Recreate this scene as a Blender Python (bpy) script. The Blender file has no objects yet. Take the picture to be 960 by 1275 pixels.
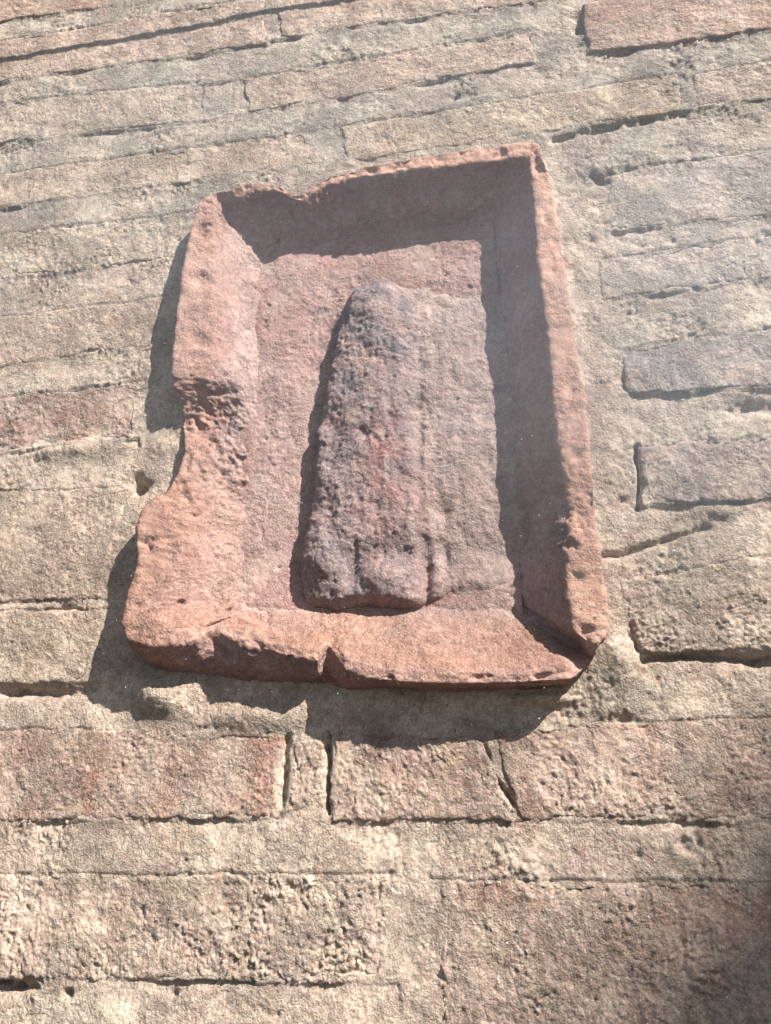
import bpy, math
import numpy as np
from mathutils import Matrix, Vector

# ------------------------------------------------------------------ camera, sky, sun, exposure
# The camera is solved from the vanishing points of the brick courses: wall = plane y 0, x right, z up, outside = -y.
F, CX, CY, DIST, Z0 = 950.0, 480.0, 637.5, 0.42, 2.0
XH, VX, VY = -5000.0, 508.0, -1714.0
YH = CY - (F * F + (VX - CX) * (XH - CX)) / (VY - CY)
_u = np.array([VX - CX, VY - CY, F]); _u /= np.linalg.norm(_u)
_r = -np.array([XH - CX, YH - CY, F]); _r -= _u * (_r @ _u); _r /= np.linalg.norm(_r)
_y = np.cross(_u, _r)
ROT = np.stack([_r, _y, _u])                    # camera frame (right, down, forward) -> world
_a = ROT @ np.array([0, 0, F]); _a = _a * (DIST / _a[1])
CAM = np.array([-_a[0], -DIST, Z0 - _a[2]])

def pts(xy, h=0.0):
    """photo pixel -> point on the plane h metres in front of the wall"""
    xy = np.atleast_2d(np.asarray(xy, float)); h = np.broadcast_to(h, (len(xy),))
    d = np.stack([xy[:, 0] - CX, xy[:, 1] - CY, np.full(len(xy), F)], 1) @ ROT.T
    return CAM + d * ((DIST - h) / d[:, 1])[:, None]

scene = bpy.context.scene
col = scene.collection
cd = bpy.data.cameras.new('camera'); cam = bpy.data.objects.new('camera', cd); col.objects.link(cam)
cd.sensor_fit = 'VERTICAL'; cd.sensor_height = 36.0; cd.lens = 36.0 * F / 1275.0
cd.clip_start = 0.01; cd.clip_end = 500
m = Matrix.Identity(4)
for i in range(3):
    m[i][0] = ROT[i, 0]; m[i][1] = -ROT[i, 1]; m[i][2] = -ROT[i, 2]; m[i][3] = CAM[i]
cam.matrix_world = m
scene.camera = cam

SUN = np.array([1.40, -1.0, 1.58]); SUN /= np.linalg.norm(SUN)     # towards the sun
world = bpy.data.worlds.new('World'); scene.world = world; world.use_nodes = True
wn = world.node_tree; wn.nodes.clear()
sky = wn.nodes.new('ShaderNodeTexSky'); sky.sky_type = 'NISHITA'; sky.sun_disc = False
sky.sun_elevation = math.asin(SUN[2]); sky.sun_rotation = math.atan2(SUN[0], SUN[1])
bg = wn.nodes.new('ShaderNodeBackground'); bg.inputs['Strength'].default_value = 0.055
wo = wn.nodes.new('ShaderNodeOutputWorld')
wn.links.new(sky.outputs[0], bg.inputs['Color']); wn.links.new(bg.outputs[0], wo.inputs['Surface'])
sl = bpy.data.lights.new('sun', 'SUN'); sl.energy = 5.0; sl.angle = math.radians(0.53); sl.color = (1.0, 0.985, 0.96)
so = bpy.data.objects.new('sun', sl); col.objects.link(so)
so.rotation_euler = Vector(SUN).to_track_quat('Z', 'Y').to_euler(); so.location = (3, -3, 6)
scene.view_settings.view_transform = 'Standard'; scene.view_settings.look = 'None'
scene.view_settings.gamma = 1.0; scene.view_settings.exposure = 1.10
scene.render.engine = 'CYCLES'
scene.cycles.max_bounces = 6; scene.cycles.transparent_max_bounces = 12; scene.cycles.volume_bounces = 0
scene.cycles.volume_step_rate = 5.0; scene.cycles.volume_max_steps = 8

# ------------------------------------------------------------------ noise
_rng = np.random.default_rng(7)
_g = _rng.normal(size=(32 ** 3, 3)); _g /= np.linalg.norm(_g, axis=1)[:, None]
GXL, GYL, GZL = (np.ascontiguousarray(_g[:, k], dtype=np.float32) for k in range(3))

def vnoise(p):
    q = np.floor(p); f = (p - q).astype(np.float32); i = q.astype(np.int32) & 31; j = (i + 1) & 31
    fx, fy, fz = f.T
    t = f * f * f * (f * (f * 6 - 15) + 10); tx, ty, tz = t.T
    X = (i[:, 0] << 10, j[:, 0] << 10); Y = (i[:, 1] << 5, j[:, 1] << 5); Z = (i[:, 2], j[:, 2])
    def c(a, b, e):
        k = X[a] + Y[b] + Z[e]
        return GXL[k] * (fx - a) + GYL[k] * (fy - b) + GZL[k] * (fz - e)
    def lx(b, e):
        u = c(0, b, e); return u + (c(1, b, e) - u) * tx
    def ly(e):
        u = lx(0, e); return u + (lx(1, e) - u) * ty
    u = ly(0)
    return (u + (ly(1) - u) * tz) * 1.5

_RM = np.array([[0.36, 0.48, -0.8], [-0.8, 0.60, 0.0], [0.48, 0.64, 0.6]])
def fbm(p, size, octs=4, gain=0.5, off=0.0, ridge=False):
    """size = feature size in metres; about -1..1"""
    q = (np.asarray(p, float) / size) @ _RM.T + off * 17.31 + 5.7
    s = 0.0; a = 1.0; n = 0.0
    for _ in range(octs):
        v = vnoise(q)
        if ridge: v = 1 - 2.2 * np.abs(v)
        s = s + a * v; n += a; a *= gain; q = (q @ _RM.T) * 2.03 + 3.1
    return s / n * 1.6

def sstep(a, b, x):
    t = np.clip((x - a) / (b - a), 0, 1); return t * t * (3 - 2 * t)

def crumbs(p, size, off=0.0):
    """granular relief: sharp little lumps and pits"""
    v = fbm(p, size, 3, 0.55, off)
    w = fbm(p, size * 0.55, 2, 0.5, off + 3)
    return np.abs(v) * 1.3 - 0.45 + 0.45 * w

# ------------------------------------------------------------------ mesh helpers
def mesh_obj(name, v, quads, mat, parent=None, attrs=None, smooth=True, ngons=None):
    me = bpy.data.meshes.new(name)
    v = np.asarray(v, np.float32); quads = np.asarray(quads, np.int32)
    k = quads.shape[1]
    me.vertices.add(len(v)); me.vertices.foreach_set('co', v.ravel())
    me.loops.add(quads.size); me.loops.foreach_set('vertex_index', quads.ravel())
    me.polygons.add(len(quads)); me.polygons.foreach_set('loop_start', np.arange(0, quads.size, k, dtype=np.int32))
    me.update(calc_edges=True); me.validate()
    if smooth: me.polygons.foreach_set('use_smooth', np.ones(len(me.polygons), bool))
    for an, av in (attrs or {}).items():
        at = me.attributes.new(an, 'FLOAT', 'POINT'); at.data.foreach_set('value', np.asarray(av, np.float32))
    me.materials.append(mat)
    o = bpy.data.objects.new(name, me); col.objects.link(o)
    if parent: o.parent = parent
    return o

def grid_quads(nu, nv, wrap_u=False, flip=False):
    i = np.arange(nu if wrap_u else nu - 1); j = np.arange(nv - 1)
    I, J = np.meshgrid(i, j, indexing='ij'); I = I.ravel(); J = J.ravel(); I2 = (I + 1) % nu
    q = np.stack([I * nv + J, I2 * nv + J, I2 * nv + J + 1, I * nv + J + 1], 1)
    return q[:, ::-1] if flip else q

def thing(name, label, cat, loc=(0, 0, 0)):
    e = bpy.data.objects.new(name, None); e.empty_display_size = 0.05; col.objects.link(e)
    e.location = loc; e['label'] = label; e['category'] = cat
    return e

def srgb(c, k=1.0):
    c = np.asarray(c, float) / 255.0
    l = np.where(c <= 0.04045, c / 12.92, ((c + 0.055) / 1.055) ** 2.4)
    return tuple(l * k)

# ------------------------------------------------------------------ materials
class NT:
    def __init__(s, name):
        s.m = bpy.data.materials.new(name); s.m.use_nodes = True; s.t = s.m.node_tree; s.t.nodes.clear()
        s.co = s.n('ShaderNodeTexCoord').outputs['Object']; s.geo = s.n('ShaderNodeNewGeometry')
    def n(s, k, **kw):
        x = s.t.nodes.new(k)
        for a, b in kw.items(): setattr(x, a, b)
        return x
    def set(s, sock, v):
        if hasattr(v, 'is_output'): s.t.links.new(v, sock)
        elif isinstance(v, (tuple, list)): sock.default_value = (*v, 1.0) if len(v) == 3 and sock.type == 'RGBA' else v
        else: sock.default_value = v
    def noise(s, size, detail=4, rough=0.55, off=0.0, dist=0.0, sc=(1, 1, 1)):
        mp = s.n('ShaderNodeMapping'); mp.inputs['Scale'].default_value = sc; mp.inputs['Location'].default_value = (off * 3.7, off * 1.3, off * 2.9)
        s.t.links.new(s.co, mp.inputs['Vector'])
        x = s.n('ShaderNodeTexNoise'); s.t.links.new(mp.outputs[0], x.inputs['Vector'])
        x.inputs['Scale'].default_value = 1.0 / size; x.inputs['Detail'].default_value = detail
        x.inputs['Roughness'].default_value = rough; x.inputs['Distortion'].default_value = dist
        return x.outputs['Fac']
    def vor(s, size, off=0.0, feat='F1'):
        mp = s.n('ShaderNodeMapping'); mp.inputs['Location'].default_value = (off, off * .3, off * .9)
        s.t.links.new(s.co, mp.inputs['Vector'])
        x = s.n('ShaderNodeTexVoronoi'); x.feature = feat; s.t.links.new(mp.outputs[0], x.inputs['Vector']); x.inputs['Scale'].default_value = 1.0 / size
        return x.outputs['Distance']
    def ramp(s, v, a, b, lo=0.0, hi=1.0):
        x = s.n('ShaderNodeMapRange', interpolation_type='SMOOTHSTEP')
        s.set(x.inputs[0], v); s.set(x.inputs[1], a); s.set(x.inputs[2], b); s.set(x.inputs[3], lo); s.set(x.inputs[4], hi)
        return x.outputs[0]
    def math(s, op, a, b=0.0):
        x = s.n('ShaderNodeMath', operation=op); s.set(x.inputs[0], a); s.set(x.inputs[1], b); return x.outputs[0]
    def mix(s, f, a, b, mode='MIX'):
        x = s.n('ShaderNodeMix', data_type='RGBA', blend_type=mode); s.set(x.inputs[0], f); s.set(x.inputs[6], a); s.set(x.inputs[7], b); return x.outputs[2]
    def attr(s, name):
        x = s.n('ShaderNodeAttribute'); x.attribute_name = name; return x.outputs['Fac']
    def bump(s, h, dist, strength=1.0, normal=None):
        x = s.n('ShaderNodeBump'); x.inputs['Strength'].default_value = strength; x.inputs['Distance'].default_value = dist
        s.t.links.new(h, x.inputs['Height'])
        if normal: s.t.links.new(normal, x.inputs['Normal'])
        return x.outputs[0]
    def done(s, color, normal=None, rough=0.92, spec=0.15):
        b = s.n('ShaderNodeBsdfPrincipled'); s.set(b.inputs['Base Color'], color); s.set(b.inputs['Roughness'], rough)
        b.inputs['Specular IOR Level'].default_value = spec
        if normal: s.t.links.new(normal, b.inputs['Normal'])
        o = s.n('ShaderNodeOutputMaterial'); s.t.links.new(b.outputs[0], o.inputs[0]); return s.m

K = 0.80   # photo colour -> base colour

def mat_masonry(name, obj_tint, base, red, dust, grain=1.0):
    s = NT(name)
    if obj_tint:
        base = s.n('ShaderNodeObjectInfo').outputs['Color']
    c = base
    c = s.mix(s.math('MULTIPLY', s.attr('red'), 0.52), c, srgb(red, K))
    c = s.mix(s.math('MULTIPLY', s.attr('dust'), 0.75), c, srgb(dust, K))
    # weathering that runs across brick and joint alike: dusty film, salt bloom, run-off streaks, soot
    film = s.ramp(s.noise(0.045, 6, 0.62, 21, 0.4), 0.36, 0.60)
    c = s.mix(s.math('MULTIPLY', film, 0.52), c, srgb((206, 183, 167), K))
    c = s.mix(s.math('MULTIPLY', s.ramp(s.noise(0.020, 6, 0.66, 23, 0.5), 0.54, 0.70), 0.45), c, srgb((206, 194, 176), K))
    c = s.mix(s.math('MULTIPLY', s.ramp(s.noise(0.026, 6, 0.66, 25, 0.6), 0.56, 0.72), 0.40), c, srgb((180, 132, 116), K))
    c = s.mix(s.math('MULTIPLY', s.ramp(s.noise(0.017, 6, 0.68, 27, 0.5), 0.60, 0.74), 0.45), c, srgb((128, 120, 112), K))
    c = s.mix(s.math('MULTIPLY', s.ramp(s.noise(0.024, 6, 0.66, 31, 0.6), 0.57, 0.70), 0.42), c, srgb((162, 138, 140), K))
    c = s.mix(s.math('MULTIPLY', s.ramp(s.noise(0.030, 6, 0.64, 37, 0.5), 0.56, 0.70), 0.40), c, srgb((212, 180, 154), K))
    c = s.mix(s.math('MULTIPLY', s.ramp(s.noise(0.012, 4, 0.6, 29, 0, (1, 1, .12)), 0.55, 0.72), 0.30), c, srgb((204, 192, 176), K))
    c = s.mix(s.math('MULTIPLY', s.attr('grey'), 0.52), c, srgb((156, 154, 147), K))
    # broad tone drift, then mottling and grains
    c = s.mix(1.0, c, s.mix(s.ramp(s.noise(0.035, 5, 0.6, 2), 0.3, 0.7), (0.84, 0.82, 0.80), (1.12, 1.10, 1.08)), 'MULTIPLY')
    c = s.mix(1.0, c, s.mix(s.ramp(s.noise(0.0045, 4, 0.65, 5), 0.32, 0.68), (0.80, 0.77, 0.75), (1.16, 1.15, 1.13)), 'MULTIPLY')
    c = s.mix(1.0, c, s.mix(s.ramp(s.noise(0.0013, 3, 0.7, 9), 0.36, 0.64), (0.80, 0.79, 0.79), (1.17, 1.17, 1.17)), 'MULTIPLY')
    c = s.mix(s.ramp(s.noise(0.0016, 2, 0.5, 8), 0.62, 0.72), c, srgb((212, 202, 186), K))
    c = s.mix(s.math('MULTIPLY', s.ramp(s.noise(0.0021, 2, 0.5, 11), 0.64, 0.74), 0.7), c, srgb((96, 84, 78), K))
    c = s.mix(s.math('MULTIPLY', s.ramp(s.noise(0.011, 3, 0.6, 13), 0.60, 0.72), 0.22), c, srgb((175, 118, 100), K))
    pm = s.ramp(s.noise(0.028, 4, 0.6, 41), 0.36, 0.66, 0.30, 1.25)
    h1 = s.math('MULTIPLY', s.noise(0.0034, 6, 0.68, 1.0), pm); h2 = s.math('MULTIPLY', s.noise(0.0011, 3, 0.6, 4.0), pm)
    n = s.bump(h1, 0.0028 * grain, 0.9); n = s.bump(h2, 0.0013 * grain, 0.9, n)
    return s.done(c, n)

def mat_terracotta(name, base, alt, dust, panel=False):
    s = NT(name)
    c = s.mix(s.ramp(s.noise(0.030, 5, 0.6, 1), 0.35, 0.65), srgb(base, K * .93), srgb(alt, K * .93))
    c = s.mix(s.math('MULTIPLY', s.attr('dust'), 0.8), c, srgb(dust, K))
    c = s.mix(s.math('MULTIPLY', s.ramp(s.noise(0.022, 6, 0.66, 33, 0.6), 0.56, 0.72), 0.50), c, srgb((150, 118, 108), K))      # dark crust
    c = s.mix(s.math('MULTIPLY', s.ramp(s.noise(0.016, 6, 0.68, 35, 0.6), 0.57, 0.70), 0.50), c, srgb((206, 180, 164), K))      # pale scars
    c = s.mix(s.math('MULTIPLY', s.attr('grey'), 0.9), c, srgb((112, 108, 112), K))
    c = s.mix(s.math('MULTIPLY', s.attr('red'), 0.7), c, srgb((167, 126, 105), K))
    c = s.mix(s.math('MULTIPLY', s.attr('stain'), 0.55), c, srgb((178, 112, 108), K))
    c = s.mix(s.math('MULTIPLY', s.attr('worn_and_lit'), 0.85), c, srgb((218, 172, 148), K))  # pale worn ridge, with lit brightness mixed into its colour
    c = s.mix(1.0, c, s.mix(s.ramp(s.noise(0.0045, 4, 0.65, 5), 0.32, 0.68), (0.84, 0.81, 0.80), (1.13, 1.13, 1.13)), 'MULTIPLY')
    c = s.mix(1.0, c, s.mix(s.ramp(s.noise(0.0013, 3, 0.7, 9), 0.36, 0.64), (0.86, 0.85, 0.85), (1.12, 1.12, 1.12)), 'MULTIPLY')
    c = s.mix(s.math('MULTIPLY', s.ramp(s.noise(0.0011, 2, 0.5, 8), 0.60, 0.70), .8), c, srgb((216, 196, 180), K))          # pale temper
    c = s.mix(s.math('MULTIPLY', s.ramp(s.noise(0.0019, 2, 0.5, 14), 0.66, 0.75), 0.8), c, srgb((92, 70, 66), K))
    pm = s.ramp(s.noise(0.024, 4, 0.6, 43), 0.36, 0.66, 0.25, 1.2)
    h1 = s.math('MULTIPLY', s.noise(0.0032, 6, 0.66, 1.0), pm); h2 = s.math('MULTIPLY', s.noise(0.0010, 3, 0.6, 4.0), pm)
    n = s.bump(h1, 0.0020, 0.8); n = s.bump(h2, 0.0010, 0.8, n)
    return s.done(c, n)

M_BRICK = mat_masonry('brick_clay', True, None, (168, 112, 98), (206, 190, 164))
M_MORTAR = mat_masonry('lime_mortar', False, srgb((200, 182, 164), K), (188, 152, 136), (214, 204, 184))
M_FRAME = mat_terracotta('terracotta_frame', (181, 147, 137), (176, 135, 120), (198, 172, 162))
M_PANEL = mat_terracotta('terracotta_panel', (192, 160, 150), (188, 150, 140), (196, 176, 160))
M_RELIEF = mat_terracotta('terracotta_relief', (170, 148, 142), (176, 146, 138), (194, 170, 158))

def mat_plain(name, c, rough=0.5, metal=0.0):
    s = NT(name); k = s.mix(s.ramp(s.noise(0.02, 4), 0.3, 0.7), tuple(np.array(c) * 0.85), tuple(np.array(c) * 1.1))
    b = s.done(k, None, rough, 0.4); b.node_tree.nodes['Principled BSDF'].inputs['Metallic'].default_value = metal
    return b

# ------------------------------------------------------------------ the plaque's outline stations (photo pixels; heights in mm)
# each: outer front edge, ridge, foot on the sunk panel, heights of edge and ridge
ST = [
 # top side, left to right
 ((288, 236), (296, 246), (346, 318), 19, 19),
 ((312, 227), (318, 238), (362, 326), 21, 21),
 ((345, 229), (348, 238), (388, 326), 22, 22),
 ((372, 242), (374, 249), (412, 322), 20, 20),
 ((398, 224), (402, 231), (436, 318), 21, 21),
 ((432, 211), (436, 221), (466, 314), 22, 22),
 ((490, 199), (494, 212), (516, 306), 22, 22),
 ((550, 189), (552, 206), (556, 300), 21, 21),
 ((610, 181), (610, 199), (584, 296), 20, 20),
 ((655, 176), (652, 194), (598, 292), 20, 20),
 ((671, 180), (660, 198), (602, 296), 20, 20),
 # right side, downwards
 ((686, 222), (664, 226), (603, 310), 20, 20),
 ((698, 290), (668, 294), (604, 350), 21, 22),
 ((708, 356), (675, 360), (606, 410), 21, 22),
 ((717, 420), (684, 424), (609, 470), 21, 22),
 ((727, 490), (690, 492), (613, 540), 21, 22),
 ((735, 550), (696, 552), (618, 600), 21, 22),
 ((741, 606), (706, 604), (622, 650), 19, 18),
 ((741, 640), (710, 640), (626, 690), 19, 18),
 ((748, 690), (706, 688), (629, 718), 21, 21),
 ((756, 745), (708, 742), (632, 736), 21, 21),
 ((758, 785), (716, 786), (636, 746), 21, 21),
 ((744, 806), (730, 800), (640, 752), 21, 20),
 # bottom corner and bottom side, leftwards
 ((738, 822), (726, 812), (634, 756), 8, 4),
 ((714, 844), (708, 830), (622, 756), 18, 17),
 ((660, 850), (656, 838), (596, 757), 19, 19),
 ((590, 851), (588, 838), (552, 757), 19, 20),
 ((520, 850), (520, 836), (500, 756), 20, 20),
 ((462, 845), (464, 830), (460, 755), 20, 20),
 ((430, 834), (432, 820), (436, 755), 20, 20),
 ((408, 802), (410, 796), (420, 755), 13, 12),
 ((396, 822), (398, 808), (404, 755), 21, 20),
 ((350, 814), (354, 802), (370, 756), 20, 19),
 ((305, 802), (308, 793), (338, 758), 18, 17),
 ((266, 784), (272, 774), (318, 760), 13, 11),
 ((248, 796), (254, 780), (308, 758), 19, 17),
 ((222, 803), (232, 782), (302, 752), 21, 20),
 ((188, 806), (204, 776), (300, 746), 22, 22),
 ((160, 797), (190, 764), (299, 738), 21, 23),
 # left side, upwards
 ((149, 776), (196, 750), (299, 728), 21, 23),
 ((156, 742), (206, 730), (299, 712), 20, 22),
 ((170, 700), (222, 700), (300, 690), 19, 20),
 ((167, 662), (224, 668), (302, 662), 17, 19),
 ((176, 632), (228, 644), (302, 640), 16, 18),
 ((208, 606), (238, 622), (303, 618), 13, 15),
 ((222, 586), (246, 596), (305, 596), 9, 10),
 ((231, 560), (254, 564), (308, 570), 7, 7),
 ((227, 530), (254, 536), (312, 548), 4, 3),
 ((228, 503), (262, 508), (314, 528), 9, 5),
 ((217, 484), (258, 488), (316, 506), 15, 9),
 ((211, 466), (260, 470), (319, 482), 18, 15),
 ((214, 430), (262, 430), (319, 446), 19, 15),
 ((222, 370), (266, 372), (320, 400), 19, 15),
 ((230, 314), (266, 318), (322, 360), 18, 15),
 ((238, 276), (264, 284), (324, 336), 17, 15),
 ((250, 247), (264, 258), (328, 322), 16, 15),
 ((268, 240), (276, 252), (334, 318), 14, 13),
]
S1 = pts([s[0] for s in ST], np.array([s[3] for s in ST]) / 1000.0)
S2 = pts([s[1] for s in ST], np.array([s[4] for s in ST]) / 1000.0)
FLOOR_H = -0.007
def floor_h(x, z):                                 # the sunk panel lies a little shallower towards its left and lower sides
    return FLOOR_H + 0.0055 * sstep(XPA, XPB, x) + 0.0035 * sstep(ZPA, ZPB, z)
ZPA, ZPB = pts([(480, 690)], FLOOR_H)[0][2], pts([(480, 756)], FLOOR_H)[0][2]
XPA, XPB = pts([(420, 560)], FLOOR_H)[0][0], pts([(318, 560)], FLOOR_H)[0][0]
for k_ in range(11, 18):
    q_ = ST[k_]; ST[k_] = (q_[0], (q_[1][0] + 6, q_[1][1]), q_[2], q_[3], q_[4])
for k_ in range(0, 24):                                 # the top and right inner faces are steep enough to lie wholly in shade
    a_, b_ = np.array(ST[k_][1], float), np.array(ST[k_][2], float); ST[k_] = (ST[k_][0], ST[k_][1], tuple(a_ + (.86 if k_ == 0 else .74) * (b_ - a_)), ST[k_][3], ST[k_][4])
S3 = pts([s[2] for s in ST], FLOOR_H)
S3 = pts([s[2] for s in ST], floor_h(S3[:, 0], S3[:, 2]))
FOOT = S1.copy(); FOOT[:, 1] = 0.014
OUT_XZ = S1[:, [0, 2]]

def poly_sd(p, poly):
    """signed distance of 2-D points to a polygon, negative inside"""
    d = np.full(len(p), 1e9); ins = np.zeros(len(p), bool); n = len(poly)
    for i in range(n):
        a = poly[i]; b = poly[(i + 1) % n]; e = b - a; w = p - a
        t = np.clip((w @ e) / (e @ e), 0, 1); q = w - t[:, None] * e
        d = np.minimum(d, (q * q).sum(1))
        c = (a[1] > p[:, 1]) != (b[1] > p[:, 1])
        with np.errstate(divide='ignore', invalid='ignore'):
            ins ^= c & (p[:, 0] < (b[0] - a[0]) * (p[:, 1] - a[1]) / (b[1] - a[1]) + a[0])
    return np.where(ins, -1, 1) * np.sqrt(d)

# ------------------------------------------------------------------ the wall
# bricks as photo quads TL, TR, BR, BL; tint; proud (mm); red, dust, grey amount; rough (mm)
BR = [
 ((-120, 8), (128, -36), (134, 8), (-120, 44), (204, 172, 152), 2.5, .5, .1, 0, .5),
 ((215, -62), (700, -140), (700, -90), (215, -18), (198, 170, 152), 2.0, .3, .2, .1, .5),
 ((-120, 72), (330, -6), (334, 54), (-120, 120), (192, 172, 155), 2.0, .35, .2, .05, .6),
 ((345, -8), (700, -62), (690, 0), (346, 48), (186, 166, 150), 1.6, .3, .3, .1, .8),
 ((-120, 142), (238, 102), (240, 152), (-120, 192), (184, 174, 158), 1.2, .1, .5, .1, .5),
 ((250, 106), (289, 100), (291, 146), (252, 152), (174, 168, 156), 1.0, 0, .2, .5, .3),
 ((302, 97), (664, 38), (668, 78), (306, 142), (184, 166, 150), 2.0, .35, .2, .1, .6),
 ((724, 6), (1080, -50), (1080, 26), (730, 68), (186, 156, 140), 5.0, .55, .15, .05, .6),
 ((-120, 232), (384, 164), (392, 204), (-120, 276), (199, 180, 156), 1.8, .15, .4, 0, .5),
 ((424, 158), (846, 90), (850, 138), (430, 204), (193, 176, 151), 2.6, .1, .5, .05, .7),
 ((858, 92), (1080, 56), (1080, 112), (860, 136), (182, 168, 156), 1.4, .3, .3, .2, .8),
 ((-120, 304), (238, 264), (226, 322), (-120, 362), (187, 180, 160), 2.0, 0, .7, .05, 1.0),
 ((752, 214), (1080, 172), (1080, 262), (758, 286), (172, 168, 163), 1.2, .15, .2, .4, .5),
 ((-120, 410), (206, 368), (190, 432), (-120, 470), (194, 173, 151), 2.2, .25, .3, 0, .5),
 ((742, 322), (930, 296), (934, 350), (750, 374), (175, 170, 161), 2.0, .1, .2, .3, .5),
 ((942, 296), (1080, 276), (1080, 336), (944, 350), (180, 174, 166), 1.6, .1, .3, .3, .6),
 ((-120, 508), (178, 474), (166, 546), (-120, 578), (174, 150, 138), 2.0, .8, .3, .1, .9),
 ((772, 434), (1080, 392), (1080, 476), (780, 490), (168, 161, 163), 1.8, .3, .05, .5, .4),
 ((-120, 614), (164, 606), (118, 746), (-120, 752), (199, 178, 156), 3.0, .3, .4, 0, .7),
 ((795, 556), (1080, 530), (1080, 616), (798, 630), (186, 170, 162), 2.2, .45, .3, .15, .7),
 ((-120, 762), (134, 757), (108, 848), (-120, 852), (195, 176, 152), 2.4, .2, .4, .02, .7),
 ((768, 724), (1080, 668), (1080, 812), (796, 814), (189, 172, 154), 4.0, .2, .4, .05, 1.1),
 ((-120, 904), (354, 908), (346, 1018), (-120, 1026), (192, 168, 152), 2.6, .6, .35, .02, .8),
 ((366, 922), (403, 914), (404, 992), (354, 1016), (188, 166, 146), 1.5, .3, .3, .05, 1.0),
 ((413, 916), (598, 916), (640, 1022), (411, 1024), (188, 161, 146), 3.4, .5, .35, .03, .9),
 ((608, 906), (1080, 884), (1080, 1022), (650, 1022), (181, 156, 141), 2.6, .55, .3, .03, .9),
 ((-120, 1086), (488, 1088), (484, 1226), (-120, 1216), (199, 182, 163), 2.4, .3, .5, .03, 1.3),
 ((546, 1092), (1080, 1100), (1080, 1330), (550, 1282), (184, 160, 144), 1.8, .35, .4, .05, 1.2),
 ((-120, 1296), (330, 1304), (330, 1440), (-120, 1420), (196, 178, 158), 2.0, .3, .4, .05, 1.0),
 ((350, 1312), (1080, 1350), (1080, 1500), (350, 1440), (188, 168, 150), 2.0, .4, .4, .05, 1.0),
]
wall = thing('brick_wall', 'weathered wall of thin pale red bricks in beige lime mortar around the plaque', 'wall', (0, 0, 0))
BQ = []
for b in BR:
    q = pts(np.array(b[:4], float)); BQ.append(q[:, [0, 2]])

def step_at(z):                                    # finer where the wall is nearer
    return np.interp(z - Z0, [-0.3, 0.5], [0.00078, 0.00135])
z0, z1 = Z0 - 0.315, Z0 + 0.60
zz = [z0]
while zz[-1] < z1: zz.append(zz[-1] + float(step_at(zz[-1])))
zz = np.array(zz); nz = len(zz); nx = 640
xl_ = np.interp(zz - Z0, [-.315, .60], [-.245, -.455]); xr_ = np.interp(zz - Z0, [-.315, .60], [.225, .36])
GX = xl_[None] + (xr_ - xl_)[None] * np.linspace(0, 1, nx)[:, None]; GZ = np.repeat(zz[None], nx, 0)
gp = np.stack([GX.ravel(), np.zeros(GX.size), GZ.ravel()], 1)
g2 = gp[:, [0, 2]]
warp = np.stack([fbm(gp, 0.03, 3, 0.5, 1), fbm(gp, 0.03, 3, 0.5, 2)], 1) * 0.0020 + np.stack([fbm(gp, 0.008, 3, 0.5, 3), fbm(gp, 0.008, 3, 0.5, 4)], 1) * 0.0011
gw = g2 + warp
# distances to the nearest brick, below an upper brick and above a lower brick
sd = np.full(len(g2), 1.0); up = np.full(len(g2), 1.0); dn = np.full(len(g2), 1.0)
for q in BQ:
    lo = q.min(0) - 0.05; hi = q.max(0) + 0.05
    k = np.where((gw > lo).all(1) & (gw < hi).all(1))[0]
    if not len(k): continue
    p = gw[k]; d = poly_sd(p, q); sd[k] = np.minimum(sd[k], d)
    t = np.clip((p[:, 0] - q[3, 0]) / (q[2, 0] - q[3, 0]), 0, 1); zb = q[3, 1] + t * (q[2, 1] - q[3, 1])
    t2 = np.clip((p[:, 0] - q[0, 0]) / (q[1, 0] - q[0, 0]), 0, 1); zt = q[0, 1] + t2 * (q[1, 1] - q[0, 1])
    inx = (p[:, 0] > min(q[0, 0], q[3, 0]) - .004) & (p[:, 0] < max(q[1, 0], q[2, 0]) + .004)
    below = np.where(inx & (p[:, 1] < zb), zb - p[:, 1], 1.0); above = np.where(inx & (p[:, 1] > zt), p[:, 1] - zt, 1.0)
    up[k] = np.minimum(up[k], below); dn[k] = np.minimum(dn[k], above)
tt = np.where((up < .9) & (dn < .9), up / (up + dn + 1e-6), 0.55)
mh = 0.0013 * fbm(gp, .07, 3, .5, 90) + (-0.0005 + 0.0013 * sstep(0.2, 1.0, tt)) - .0017 * sstep(.30, .0, tt) * sstep(.05, .6, fbm(gp, .05, 3, .5, 24))                       # weathered joint: hollow under the brick above, proud on the one below
tex = 0.22 + 1.0 * sstep(-0.35, .7, fbm(gp, 0.04, 3, .5, 19))
mh += 0.0010 * fbm(gp, 0.045, 3, 0.5, 11) + tex * (0.0013 * fbm(gp, 0.016, 5, 0.58, 12) + 0.0010 * tex * crumbs(gp, 0.0046, 13))
# smooth trowelled stretches on the upper joints
up_mask = sstep(Z0 + 0.10, Z0 + 0.32, g2[:, 1])
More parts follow.
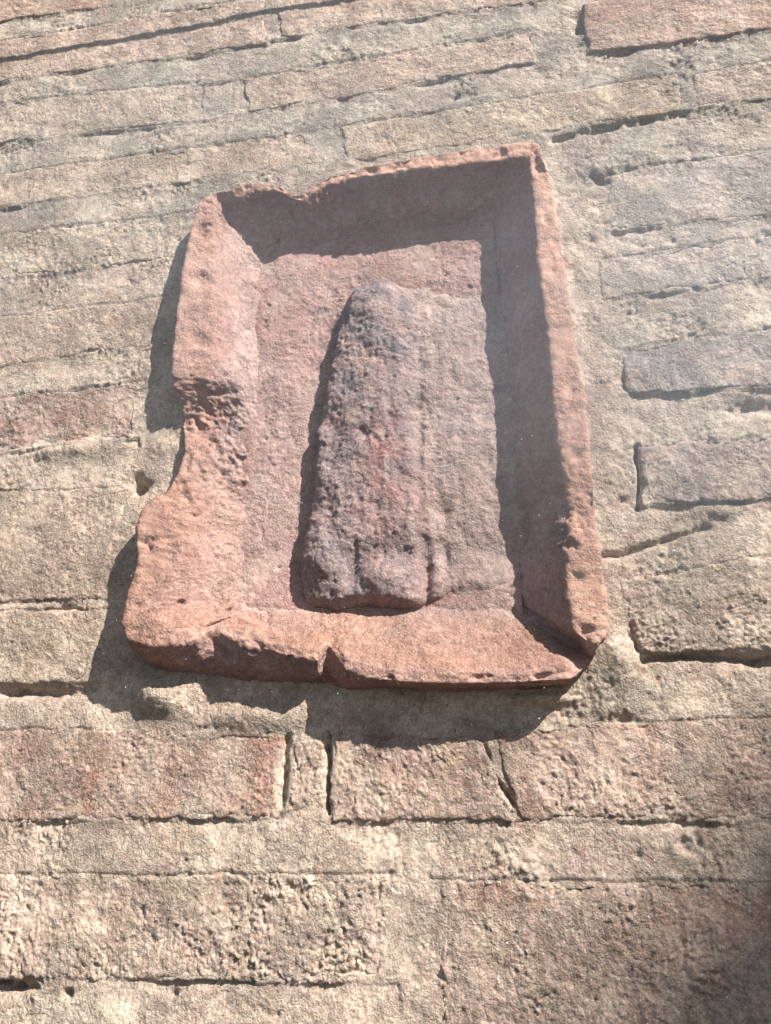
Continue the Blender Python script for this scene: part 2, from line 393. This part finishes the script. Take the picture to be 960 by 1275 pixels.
# holes and crevices
hole = sstep(0.55, 1.05, fbm(gp, 0.022, 5, 0.6, 14) + .25 * sstep(.04, .14, g2[:, 0])); mh -= 0.0026 * hole * (1 - 0.5 * up_mask)
def blob(px, py, rx, rz, h=0.0):
    c = pts([(px, py)])[0]
    return np.exp(-(((g2[:, 0] - c[0]) / rx) ** 2 + ((g2[:, 1] - c[2]) / rz) ** 2))
def chan(poly, r):
    """soft mask along a pixel polyline"""
    P = pts(np.array(poly, float))[:, [0, 2]]; d = np.full(len(g2), 1e9)
    for a, b in zip(P[:-1], P[1:]):
        e = b - a; t = np.clip(((gw - a) @ e) / (e @ e), 0, 1); q = gw - a - t[:, None] * e; d = np.minimum(d, (q * q).sum(1))
    return np.exp(-d / r ** 2)
lump = 0.78 + 0.30 * fbm(gp, 0.018, 5, 0.6, 15)
mh += lump * (0.0088 * blob(215, 870, .017, .010) + 0.0055 * blob(315, 892, .030, .009) + 0.006 * blob(185, 862, .010, .008)
              + 0.007 * blob(665, 872, .020, .003) + 0.006 * blob(770, 820, .010, .016) + 0.004 * blob(205, 560, .010, .008)
              + 0.006 * blob(725, 345, .007, .013) + 0.004 * blob(740, 540, .012, .06) + .005 * blob(90, 560, .03, .006))
for px, py, rx, rz, h in ((170, 605, .007, .006, .016), (80, 762, .012, .004, .006), (60, 862, .022, .0035, .006), (15, 862, .014, .004, .006), (160, 320, .020, .005, .005),
                          (790, 470, .008, .008, .006), (745, 222, .014, .006, .005), (680, 700, .004, .004, 0), (940, 505, .018, .006, .006), (880, 650, .016, .006, .005),
                          (800, 795, .012, .008, .007), (950, 825, .02, .003, .007), (0, 1222, .012, .006, .012), (720, 30, .006, .010, .006), (570, 120, .012, .004, .003), (770, 895, .012, .003, .004)):
    mh -= h * blob(px, py, rx, rz) * (0.8 + 0.6 * fbm(gp, 0.010, 3, .5, 16))
jag = sstep(-.55, .15, fbm(gp, .012, 4, .6, 29)) * (.7 + .5 * fbm(gp, .005, 2, .5, 30))
mh -= jag * (0.008 * chan([(409, 912), (410, 960), (408, 1012)], .0014) + 0.005 * chan([(358, 918), (354, 985), (346, 1022)], .0020))
brk = sstep(-.25, .35, fbm(gp, .018, 3, .5, 25)) * (.6 + .8 * np.abs(fbm(gp, .006, 2, .5, 26)))
mh -= brk * (0.006 * chan([(0, 1226), (40, 1230), (85, 1242)], .0016) + 0.004 * chan([(215, 1240), (250, 1252), (300, 1250), (340, 1264)], .0022))
mh -= jag * 0.005 * chan([(600, 922), (612, 965), (640, 1000)], .0014) + .0040 * chan([(690, 172), (760, 158), (850, 140)], .0028) * sstep(-.5, .3, fbm(gp, .014, 4, .6, 28))
mh -= 0.006 * chan([(795, 556), (795, 632)], .0014)
mh -= 0.004 * chan([(690, 690), (770, 690), (880, 655)], .0016) + .005 * chan([(800, 820), (850, 815), (960, 822)], .0018)
# under the bricks the bed sinks away; under the plaque too
ins = sstep(0.0035, 0.0085, -sd + 0.0030 * fbm(gp, .020, 4, .55, 20))
mh = mh * (1 - ins) - 0.012 * ins
psd = poly_sd(g2 + warp * 0.6, OUT_XZ)
fil = np.exp(-np.clip(psd, 0, 1) / 0.006) * (psd > -0.004)
rs = sstep(-0.02, 0.10, g2[:, 0]) * sstep(-.085, -.05, g2[:, 1] - Z0)
mh += fil * (.25 + .75 * rs) * (0.0062 + 0.003 * fbm(gp, 0.018, 3, .5, 17))
mh = np.where(psd < -0.006, -0.022, mh)
mred = np.clip(0.22 * sstep(-0.1, .8, fbm(gp, 0.05, 3, .5, 21)) + 0.7 * blob(300, 885, .03, .012) + .4 * blob(735, 500, .012, .07), 0, 1)
mdust = np.clip(sstep(-0.3, 0.7, fbm(gp, 0.04, 3, .5, 22)) * 0.8 * sstep(.3, .9, tt + 0.2), 0, 1)
mgrey = np.clip(up_mask * (0.75 + .7 * fbm(gp, 0.06, 3, .5, 23)) + .7 * (.6 + .6 * fbm(gp, .03, 4, .55, 27)) * sstep(.0, .10, g2[:, 0] - .09) * sstep(-.02, .06, g2[:, 1] - Z0), 0, 1)
gp2 = gp.copy(); gp2[:, 1] = -mh
gq = grid_quads(nx, nz)
gone = (sd < -0.009) | (psd < -0.011)
gq = gq[~gone[gq].all(1)]
mesh_obj('mortar', gp2, gq, M_MORTAR, wall, {'red': mred, 'dust': mdust, 'grey': mgrey})

# the rest of the wall, plainly bedded, beyond the part one sees
cn = np.array([(x, .012, z) for x in (-2.2, 2.2) for z in (0.0, 3.4)])
mesh_obj('wall_core', cn, [(0, 2, 3, 1)], M_MORTAR, wall, smooth=False)
STAINS = ((212, 975, .005, .016, 1.4), (112, 990, .004, .016, 1.0), (310, 1005, .012, .009, 1.0), (330, 930, .008, .02, .6), (640, 1110, .018, .012, .9), (900, 1140, .03, .014, 1.0), (40, 530, .03, .012, .6), (750, 30, .03, .012, .5))
for n, (b, q) in enumerate(zip(BR, BQ)):
    tint, proud, rd, du, gr, rough = b[4], b[5] / 1000, b[6], b[7], b[8], b[9]
    W = max(np.linalg.norm(q[1] - q[0]), np.linalg.norm(q[2] - q[3])); H = max(np.linalg.norm(q[3] - q[0]), np.linalg.norm(q[2] - q[1]))
    st = float(step_at(q[:, 1].mean())); nu = max(24, int(W / st)); nv = max(16, int(H / st))
    U, V = np.meshgrid(np.linspace(0, 1, nu), np.linspace(0, 1, nv), indexing='ij'); U = U.ravel(); V = V.ravel()
    p2 = (q[0] * ((1 - U) * (1 - V))[:, None] + q[1] * (U * (1 - V))[:, None] + q[2] * (U * V)[:, None] + q[3] * ((1 - U) * V)[:, None])
    p = np.stack([p2[:, 0], np.zeros(len(U)), p2[:, 1]], 1); pp = p + [0, n * 0.7, 0]
    wv = np.stack([fbm(pp, 0.025, 3, .5, 31), fbm(pp, 0.025, 3, .5, 32)], 1) * 0.0016 + np.stack([fbm(pp, 0.007, 3, .5, 33), fbm(pp, 0.007, 3, .5, 34)], 1) * 0.0010
    e = np.minimum(np.minimum(U, 1 - U) * W, np.minimum(V, 1 - V) * H)
    e = e - 0.0055 * np.clip(fbm(pp, 0.032, 4, .55, 44) - .12, 0, .8) + 0.0010 * fbm(pp, 0.010, 3, .5, 35)
    r = 0.0030 * (1 + 0.8 * fbm(pp, 0.03, 2, .5, 36)) + 0.0002
    f = np.clip(e / r, 0, 1); edge = 1 - np.sqrt(np.clip(1 - (1 - f) ** 2, 0, 1))
    h = 0.0013 * fbm(p, .07, 3, .5, 90) + 0.0004 + max(0, proud - .002) * 0.5 - 0.0022 * edge
    h = h + 0.0004 * fbm(pp, 0.05, 3, .5, 37) + (0.0011 * fbm(pp, 0.014, 5, .62, 38) * rough + (.35 + 1.0 * sstep(-.4, .5, fbm(pp, .035, 3, .5, 47))) * (0.0009 * rough * crumbs(pp, 0.0034, 39) + .0012 * max(0, rough - .7) * crumbs(pp, .0065, 46)))
    h -= rough * 0.0014 * sstep(.5, .95, fbm(pp, 0.012, 4, .6, 40))
    red = np.clip(rd * (0.35 + 1.1 * sstep(-.35, .6, fbm(pp, 0.028, 4, .55, 41))), 0, 1)
    dst = np.clip(du * (0.2 + 1.5 * sstep(-.2, .7, fbm(pp, 0.020, 4, .55, 42))), 0, 1)
    gry = np.clip(gr * (0.4 + 1.2 * sstep(-.3, .6, fbm(pp, 0.03, 4, .55, 43))), 0, 1)
    for px, py, rx, rz, a in STAINS:
        c = pts([(px, py)])[0]; red = np.clip(red + a * np.exp(-((p[:, 0] - c[0]) / rx) ** 2 - ((p[:, 2] - c[2]) / rz) ** 2) * (1 + fbm(pp, .012, 3, .5, 45)), 0, 1.6)
    p[:, 0] += wv[:, 0]; p[:, 2] += wv[:, 1]; p[:, 1] = -h
    I = np.arange(nu * nv).reshape(nu, nv)
    rim = np.concatenate([I[:-1, 0], I[-1, :-1], I[1:, -1][::-1], I[0, 1:][::-1]])
    back = p[rim].copy(); back[:, 1] = 0.03
    k0 = len(p); nr = len(rim); a = np.arange(nr); a2 = (a + 1) % nr
    side = np.stack([rim[a], rim[a2], k0 + a2, k0 + a], 1)
    o = mesh_obj('brick', np.concatenate([p, back]), np.concatenate([grid_quads(nu, nv, flip=True), side]), M_BRICK, wall,
                 {'red': np.concatenate([red, red[rim]]), 'dust': np.concatenate([dst, dst[rim]]), 'grey': np.concatenate([gry, gry[rim]])})
    tint = .62 * np.array(tint) + .38 * np.array((195, 180, 168)); o.color = (*srgb(tint, K), 1.0)

# ------------------------------------------------------------------ the plaque
base_loc = (FOOT[:, 0].mean(), 0.0, FOOT[:, 2].min())
plaque = thing('terracotta_plaque', 'worn terracotta plaque with chipped raised frame around an eroded relief, set in the wall', 'plaque')

def loop_resample(P, n_per):
    """closed Catmull-Rom through the stations, n_per samples each"""
    n = len(P); out = []
    t = np.linspace(0, 1, n_per, endpoint=False)[:, None]
    for i in range(n):
        a, b, c, d = P[i - 1], P[i], P[(i + 1) % n], P[(i + 2) % n]
        sm = 0.5 * ((2 * b) + (c - a) * t + (2 * a - 5 * b + 4 * c - d) * t ** 2 + (3 * b - a - 3 * c + d) * t ** 3)
        out.append(0.30 * sm + 0.70 * (b + (c - b) * t))
    return np.concatenate(out)
NP = 18
inset = (S1.mean(0) - S1); inset[:, 1] = 0; inset /= np.linalg.norm(inset, axis=1)[:, None]
L0 = S1 + inset * 0.0030; L0b = S1 + inset * 0.0010; L0b[:, 1] = S1[:, 1] * 0.35
UNDER = {(188, 806): (192, 834), (222, 803): (228, 842), (248, 796): (246, 844), (266, 784): (272, 848), (305, 802): (312, 856), (350, 814): (352, 858), (396, 822): (398, 856), (408, 802): (410, 858),
         (430, 834): (432, 860), (160, 797): (172, 816), (462, 845): (462, 860), (520, 850): (520, 862), (590, 851): (588, 862), (660, 850): (656, 861), (714, 844): (706, 856)}
for k_, st_ in enumerate(ST):                           # the broken underside slopes back down to the wall
    if st_[0] in UNDER:
        L0[k_] = pts([UNDER[st_[0]]], -.001)[0]; L0b[k_] = .45 * S1[k_] + .55 * L0[k_]; L0b[k_, 1] -= .0035
L0[:, 1] = np.maximum(L0[:, 1], .004)
L4 = S3 + (S3.mean(0) - S3) / np.linalg.norm(S3.mean(0) - S3, axis=1)[:, None] * 0.012; L4[:, 1] = S3[:, 1] + 0.0045
loops = [loop_resample(L, NP) for L in (L0, L0b, S1, S2, S3, L4)]
rows = []
for a, b, k in zip(loops[:-1], loops[1:], (10, 12, 10, 34, 8)):
    for t in np.linspace(0, 1, k, endpoint=False): rows.append(a * (1 - t) + b * t)
rows.append(loops[-1])
G = np.stack(rows, 1)                                  # around x across
for _ in range(2):                                     # round the arrises
    G[:, 1:-1] = 0.5 * G[:, 1:-1] + 0.25 * (G[:, :-2] + G[:, 2:])
for _ in range(2):
    G = 0.6 * G + 0.2 * (np.roll(G, 1, 0) + np.roll(G, -1, 0))
nu, nv = G.shape[:2]
def grid_normals(G):
    du = np.roll(G, -1, 0) - np.roll(G, 1, 0); dv = np.empty_like(G); dv[:, 1:-1] = G[:, 2:] - G[:, :-2]; dv[:, 0] = G[:, 1] - G[:, 0]; dv[:, -1] = G[:, -1] - G[:, -2]
    n = np.cross(du, dv); n /= np.linalg.norm(n, axis=2)[..., None] + 1e-12
    return n
N = grid_normals(G).reshape(-1, 3)
if N[np.arange(nu) * nv + 26, 1].mean() > 0: N = -N; FL = True
else: FL = False
P = G.reshape(-1, 3)
# broken, rougher zones: the waist of the left side, the chip on the right side, the broken bottom edge
def near(px, py, h, r):
    c = pts([(px, py)], h)[0]; return np.exp(-((P - c) ** 2).sum(1) / r ** 2)
rough = np.clip(0.9 * near(258, 518, .006, .028) + .6 * near(296, 570, 0, .018) + 0.9 * near(700, 655, .016, .014) + .7 * near(360, 232, .017, .02) + .5 * near(330, 812, .012, .03) + .5 * near(470, 240, .010, .04) + .6 * near(300, 600, 0, .018), 0, 1)
disp = 0.0014 * fbm(P, 0.035, 3, .5, 51) + 0.0008 * fbm(P, 0.012, 5, .6, 52) + 0.0006 * crumbs(P, 0.0045, 53)
disp += rough * (0.0034 * fbm(P, 0.014, 5, .6, 54) + 0.0026 * crumbs(P, 0.008, 55))
disp -= 0.0018 * sstep(.68, .95, fbm(P, 0.009, 2, .5, 56))
edgew = np.exp(-((np.arange(nv) - 27) / 6.0) ** 2); edgew = np.tile(edgew, nu)
disp -= edgew * 0.0030 * sstep(.1, .8, fbm(P, 0.016, 3, .5, 57))
P = P + N * disp[:, None]
inner = np.tile(sstep(34, 56, np.arange(nv)), nu)
angd = np.repeat(np.arange(nu) / NP, nv); dustf = np.clip(inner * .9 + .22 * sstep(48, 52, angd) + .5 * sstep(.1, .9, fbm(P, .03, 4, .55, 58)), 0, 1) * 0.8
greyf = np.clip(.55 * rough * sstep(-.3, .5, fbm(P, .012, 3, .5, 59)), 0, 1)
redf = .35 * sstep(0, .8, fbm(P, .04, 3, .5, 60)) + .55 * sstep(35, 38, angd) * sstep(47, 44, angd)
row = np.arange(nv); ang = np.repeat(np.arange(nu) / NP, nv)                     # station number
ridge = np.tile(np.exp(-((row - 27) / 5.5) ** 4), nu); low = np.tile(sstep(30, 36, row) * sstep(66, 58, row), nu)
worn_and_lit = np.clip(ridge * sstep(2, 6, ang) * sstep(24, 21, ang) + .5 * ridge, 0, 1) * (.55 + .45 * sstep(-.5, .5, fbm(P, .02, 4, .55, 81)))  # worn ridge; top and right paler again, sunlit brightness put into the colour
redf = np.clip(redf + .9 * low * sstep(22, 25, ang) * sstep(39, 36, ang), 0, 1)
mesh_obj('frame', P, grid_quads(nu, nv, wrap_u=True, flip=FL), M_FRAME, plaque, {'dust': dustf, 'grey': greyf, 'red': redf, 'worn_and_lit': worn_and_lit})

# sunk panel and the relief share one grid frame over the opening
def patch(px_quad, step, h):
    q = pts(np.array(px_quad, float), h)[:, [0, 2]]
    W = np.linalg.norm(q[1] - q[0]); H = np.linalg.norm(q[3] - q[0]); nu, nv = int(W / step), int(H / step)
    U, V = np.meshgrid(np.linspace(0, 1, nu), np.linspace(0, 1, nv), indexing='ij'); U = U.ravel(); V = V.ravel()
    p2 = (q[0] * ((1 - U) * (1 - V))[:, None] + q[1] * (U * (1 - V))[:, None] + q[2] * (U * V)[:, None] + q[3] * ((1 - U) * V)[:, None])
    return np.stack([p2[:, 0], np.zeros(len(U)), p2[:, 1]], 1), nu, nv
def pmask(p, poly, h, soft):
    d = poly_sd(p[:, [0, 2]], pts(np.array(poly, float), h)[:, [0, 2]]); return sstep(soft, -soft, d), d
def pb(p, px, py, h, rx, rz):
    c = pts([(px, py)], h)[0]; return np.exp(-(((p[:, 0] - c[0]) / rx) ** 2 + ((p[:, 2] - c[2]) / rz) ** 2))

p, nu, nv = patch([(318, 300), (614, 276), (652, 776), (282, 776)], 0.0009, FLOOR_H)
rg = np.clip(pb(p, 430, 400, FLOOR_H, .03, .04) + pb(p, 565, 480, FLOOR_H, .020, .11) + .7 * pb(p, 345, 540, FLOOR_H, .012, .06), 0, 1)
h = floor_h(p[:, 0], p[:, 2]) + 0.0007 * fbm(p, .04, 3, .5, 61) + .0003 * fbm(p, .01, 3, .5, 62) + rg * (.0016 * fbm(p, .014, 5, .6, 63) + .0010 * crumbs(p, .006, 64)) + .0003 * crumbs(p, .004, 69) - .0012 * sstep(.62, .9, fbm(p, .006, 2, .5, 65))
p[:, 1] = -h
mesh_obj('recessed_panel', p, grid_quads(nu, nv, flip=True), M_PANEL, plaque,
         {'dust': .6 * sstep(0, .8, fbm(p, .03, 3, .5, 66)), 'grey': np.clip(rg * sstep(-.2, .6, fbm(p, .012, 3, .5, 67)) * .6, 0, 1), 'red': .3 * sstep(.1, .8, fbm(p, .03, 3, .5, 68))})

# the relief: a tapered shaft with two lumps at its foot, steep on the shadow side, dying out towards the other
p, nu, nv = patch([(395, 330), (640, 316), (664, 765), (330, 765)], 0.0009, FLOOR_H)
HC = 0.005
def xcurve(tab, h):
    c = pts([(x, y) for y, x in tab], h); k = np.argsort(c[:, 2]); return np.interp(p[:, 2], c[k, 2], c[k, 0])
def zline(y, x, h): return pts([(x, y)], h)[0][2]
wv = .0022 * fbm(p, .018, 4, .55, 71); wz = .0016 * fbm(p, .015, 3, .5, 72)
xa = xcurve([(330, 442), (345, 440), (360, 437), (385, 430), (420, 421), (480, 404), (560, 394), (640, 388), (675, 377), (715, 374), (745, 376)], HC) + wv - .0018
xb = xcurve([(345, 490), (400, 505), (480, 512), (560, 520), (640, 530), (745, 536)], HC)
xc = xcurve([(345, 640), (400, 650), (600, 668), (750, 680)], FLOOR_H)
X = p[:, 0]
d_in = X - xa                                            # metres in from the steep side
f = np.clip(d_in / .0075, 0, 1); rise = np.where(d_in < 0, 0, .55 + .45 * np.sqrt(np.clip(1 - (1 - f) ** 2, 0, 1))) * sstep(-.0004, .0012, d_in)
fall = 1 - .46 * sstep(-.010, .010, X - xb + 2.5 * wz); fall = fall * (1 - .72 * np.clip((X - xb - .002) / (xc - xb - .002), 0, 1))
b0, b1 = pts([(380, 757), (612, 761)], .001); zbase = b0[2] + (X - b0[0]) / (b1[0] - b0[0]) * (b1[2] - b0[2])
xm = np.abs(X - (xa + xb) / 2) / (xb - xa)
rgt = sstep(-.006, .012, X - xb)
ends = sstep(-.002 - .004 * rgt, .026 + .03 * rgt, zline(330, 480, HC) - p[:, 2] + (1.5 + 3 * rgt) * wz - .010 * np.clip(-(X - (xa + xb) / 2) / (xb - xa), 0, 1) ** 2) * sstep(-.001, .0065 + .012 * rgt, p[:, 2] - zbase + 2.2 * wz - .004 * sstep(.25, .6, xm))
rel = .0150 * rise * fall * (0.74 + .30 * np.sin(np.clip(d_in / (xb - xa), 0, 1) * np.pi)) * ends
left_l = pb(p, 402, 700, .006, .0125, .0135); right_l = pb(p, 478, 718, .006, .0150, .0110)
foot = sstep(zline(655, 470, HC), zline(700, 470, HC), p[:, 2])
mainb = sstep(.004, -.004, X - xb)
rel = rel - (.0046 * mainb + .0012) * foot * rise * ends + (.0085 * left_l + .0062 * right_l) * rise * ends
rel -= (.0030 * pb(p, 550, 632, .002, .005, .007) + .0022 * pb(p, 553, 690, .002, .0045, .012) + .0022 * pb(p, 520, 560, .004, .003, .05) + .0035 * pb(p, 438, 712, .005, .0035, .012) + .003 * pb(p, 455, 540, .006, .004, .004) + .003 * pb(p, 530, 722, .004, .0025, .013)) * ends
act = sstep(.0006, .003, rel); amp = act * (.35 + .65 * sstep(.001, .009, rel))
rel = rel + amp * (0.0022 * fbm(p, .022, 5, .6, 73) + .0013 * fbm(p * [1, 1, .28], .009, 4, .55, 82) + .0010 * crumbs(p, .0060, 74) * sstep(-.4, .5, fbm(p, .03, 3, .5, 83)) + .0008 * crumbs(p, .0035, 75) - .0030 * sstep(.56, 1.0, fbm(p, .011, 5, .6, 76)) * (1 - .5 * rgt))
h = floor_h(X, p[:, 2]) - .0026 * (1 - act) + rel
p[:, 1] = -h
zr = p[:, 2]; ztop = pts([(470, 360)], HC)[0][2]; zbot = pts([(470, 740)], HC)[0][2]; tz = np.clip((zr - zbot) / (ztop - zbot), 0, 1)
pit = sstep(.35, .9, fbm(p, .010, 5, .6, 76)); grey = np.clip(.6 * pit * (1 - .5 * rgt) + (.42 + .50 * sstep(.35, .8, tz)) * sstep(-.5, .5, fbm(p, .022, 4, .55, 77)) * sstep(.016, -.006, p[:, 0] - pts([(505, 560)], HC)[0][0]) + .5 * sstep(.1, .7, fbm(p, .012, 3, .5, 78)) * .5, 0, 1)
red = np.clip(.9 * pb(p, 480, 580, .006, .012, .035) + .3 * pb(p, 430, 620, .006, .02, .02), 0, 1) * sstep(-.4, .5, fbm(p, .012, 3, .5, 79))
mesh_obj('relief', p, grid_quads(nu, nv, flip=True), M_RELIEF, plaque, {'dust': np.clip(.5 * sstep(.0, .8, fbm(p, .02, 3, .5, 80)) + .75 * rgt, 0, 1), 'grey': grey, 'red': 0 * red, 'stain': red})

# ------------------------------------------------------------------ the clear cover held off the wall in front of the plaque
GAP, TH = 0.046, 0.0036
e0, e1 = pts([(0, 75)])[0], pts([(420, -1)])[0]                  # the cover's upper edge throws a thin shadow line on the bricks here
tilt = (e1[2] - e0[2]) / (e1[0] - e0[0])
shift = SUN / -SUN[1] * GAP
def edge_z(x): return e0[2] + (x - (e0[0] + shift[0])) * tilt + shift[2]
CX0, CX1, CZ0 = -0.62, 0.56, Z0 - 0.42
cover = thing('acrylic_cover', 'clear dusty acrylic sheet mounted on standoffs over the plaque and bricks', 'cover')
def slab(name, x0, x1, za0, za1, zb0, zb1, y0, y1, mat, parent):
    v = [(x0, y0, za0), (x1, y0, za1), (x1, y0, zb1), (x0, y0, zb0), (x0, y1, za0), (x1, y1, za1), (x1, y1, zb1), (x0, y1, zb0)]
    q = [(0, 1, 2, 3), (5, 4, 7, 6), (4, 0, 3, 7), (1, 5, 6, 2), (3, 2, 6, 7), (4, 5, 1, 0)]
    return mesh_obj(name, v, q, mat, parent, smooth=False)
s = NT('dusty_glare_acrylic')
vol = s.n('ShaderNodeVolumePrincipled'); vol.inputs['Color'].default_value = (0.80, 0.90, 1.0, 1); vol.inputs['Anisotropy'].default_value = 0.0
def glare_patch(px, py, r0, r1):  # bluish sky reflection put into the sheet's density as a soft patch
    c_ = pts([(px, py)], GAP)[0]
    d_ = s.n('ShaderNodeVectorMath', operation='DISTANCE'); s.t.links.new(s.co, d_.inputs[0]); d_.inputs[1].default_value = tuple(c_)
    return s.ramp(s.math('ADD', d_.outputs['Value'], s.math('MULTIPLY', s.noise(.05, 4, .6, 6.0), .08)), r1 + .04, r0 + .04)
glare_ = s.math('ADD', s.math('ADD', s.math('MULTIPLY', glare_patch(860, 430, .02, .19), 2.4), s.math('MULTIPLY', glare_patch(760, 120, .02, .24), .7)), s.math('MULTIPLY', glare_patch(260, 230, .06, .34), .85))
dn_ = s.math('ADD', s.math('MULTIPLY', glare_, s.math('ADD', s.math('MULTIPLY', s.noise(0.03, 4, 0.6, 3.0), 12.0), 11.0)), 0.4)
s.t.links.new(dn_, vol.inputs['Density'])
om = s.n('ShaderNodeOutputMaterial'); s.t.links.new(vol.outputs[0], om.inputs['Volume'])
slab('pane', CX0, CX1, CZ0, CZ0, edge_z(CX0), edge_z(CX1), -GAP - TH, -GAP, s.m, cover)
M_EDGE = mat_plain('acrylic_edge', (0.10, 0.13, 0.13), 0.3)
slab('edge', CX0, CX1, edge_z(CX0) + .0001, edge_z(CX1) + .0001, edge_z(CX0) + .0016, edge_z(CX1) + .0016, -GAP - TH, -GAP, M_EDGE, cover)
M_STEEL = mat_plain('steel', (0.45, 0.45, 0.46), 0.35, 1.0)
for sx in (CX0 + .03, CX1 - .03):
    for sz in (CZ0 + .03, (edge_z(sx) - .03)):
        a = np.linspace(0, 2 * np.pi, 20, endpoint=False)
        prof = [(0.0, .001), (.009, 0.02), (.009, -GAP), (.013, -GAP - .0004), (.013, -GAP - TH - .005), (0.0, -GAP - TH - .006)]
        prof = [(.0005, .02), (.009, .02), (.009, -GAP + .001), (.014, -GAP - TH - .0003), (.014, -GAP - TH - .005), (.0005, -GAP - TH - .006)]
        v = np.array([[(sx + r * math.cos(t), y, sz + r * math.sin(t)) for r, y in prof] for t in a]).reshape(-1, 3)
        mesh_obj('standoff', v, grid_quads(20, 6, wrap_u=True), M_STEEL, cover)
# dust specks and a few fibres stuck to the sheet
rg_ = np.random.default_rng(3); n = 3200
cz = rg_.uniform(Z0 - .28, Z0 + .5, n); cx_ = rg_.uniform(-.42, .34, n); r_ = .00013 + .00026 * rg_.random(n) ** 3
oc = np.array([(1, 0, 0), (-1, 0, 0), (0, 1, 0), (0, -1, 0), (0, 0, 1), (0, 0, -1)], float)
of = np.array([(0, 2, 4), (2, 1, 4), (1, 3, 4), (3, 0, 4), (2, 0, 5), (1, 2, 5), (3, 1, 5), (0, 3, 5)])
ctr = np.stack([cx_, np.full(n, -GAP + .0002), cz], 1)
v = (ctr[:, None] + oc[None] * r_[:, None, None] * rg_.uniform(.6, 1.6, (n, 1, 3))).reshape(-1, 3)
fc = (of[None] + 6 * np.arange(n)[:, None, None]).reshape(-1, 3)
d_ = mesh_obj('dust', v, fc, mat_plain('dust', (0.72, 0.70, 0.66), 0.9), cover, smooth=False); d_['kind'] = 'stuff'

# ------------------------------------------------------------------ out of view: the paving below and a wall added to shade the lower corner
def ground():
    v = [(-40, -40, 0), (40, -40, 0), (40, 40, 0), (-40, 40, 0)]
    t = NT('paving'); c = t.mix(t.ramp(t.noise(0.4, 5), .3, .7), (0.05, 0.05, 0.05), (0.08, 0.078, 0.075))
    o = mesh_obj('ground', v, [(0, 1, 2, 3)], t.done(c), smooth=False); o['kind'] = 'structure'
ground()

def gable():
    """added, unseen; its sloping top is the straight edge, nine metres up the sun's path, that shades the wall's lower right"""
    a, b = pts([(960, 940)])[0], pts([(700, 1310)])[0]
    d = (a - b) / np.linalg.norm(a - b); yy = -4.0
    A = a + SUN / -SUN[1] * 4.0; lo = A - d * 1.6; hi = A + d * 2.6; hi2 = hi + np.array([d[0], 0, -d[2]]) * 3.0
    h = thing('shade_wall', 'tall bare gable wall added out of view to shade the lower right corner', 'wall', (hi[0], yy, 0)); h['kind'] = 'thing'
    def prism(name, poly, y0, y1, mat):
        n = len(poly); v = [(x - hi[0], y - yy, z) for y in (y0, y1) for x, z in poly]
        me = bpy.data.meshes.new(name); me.from_pydata(v, [], [tuple(range(n)), tuple(range(2 * n - 1, n - 1, -1))] + [(i, i + n, (i + 1) % n + n, (i + 1) % n) for i in range(n)])
        me.materials.append(mat); o = bpy.data.objects.new(name, me); col.objects.link(o); o.parent = h
    t = 0.12
    prism('shade_masonry', [(lo[0], 0), (lo[0], lo[2] - t), (hi[0], hi[2] - t), (hi2[0], hi2[2] - t), (hi2[0], 0)], yy + .05, yy + .35, mat_plain('shade_render_coat', (.42, .36, .28), .9))
    for q, w in ((lo, hi), (hi2, hi)):
        prism('shade_coping', [(q[0], q[2]), (w[0], w[2]), (w[0], w[2] - t), (q[0], q[2] - t)], yy, yy + .40, mat_plain('shade_coping_stone', (.40, .36, .30), .9))
gable()
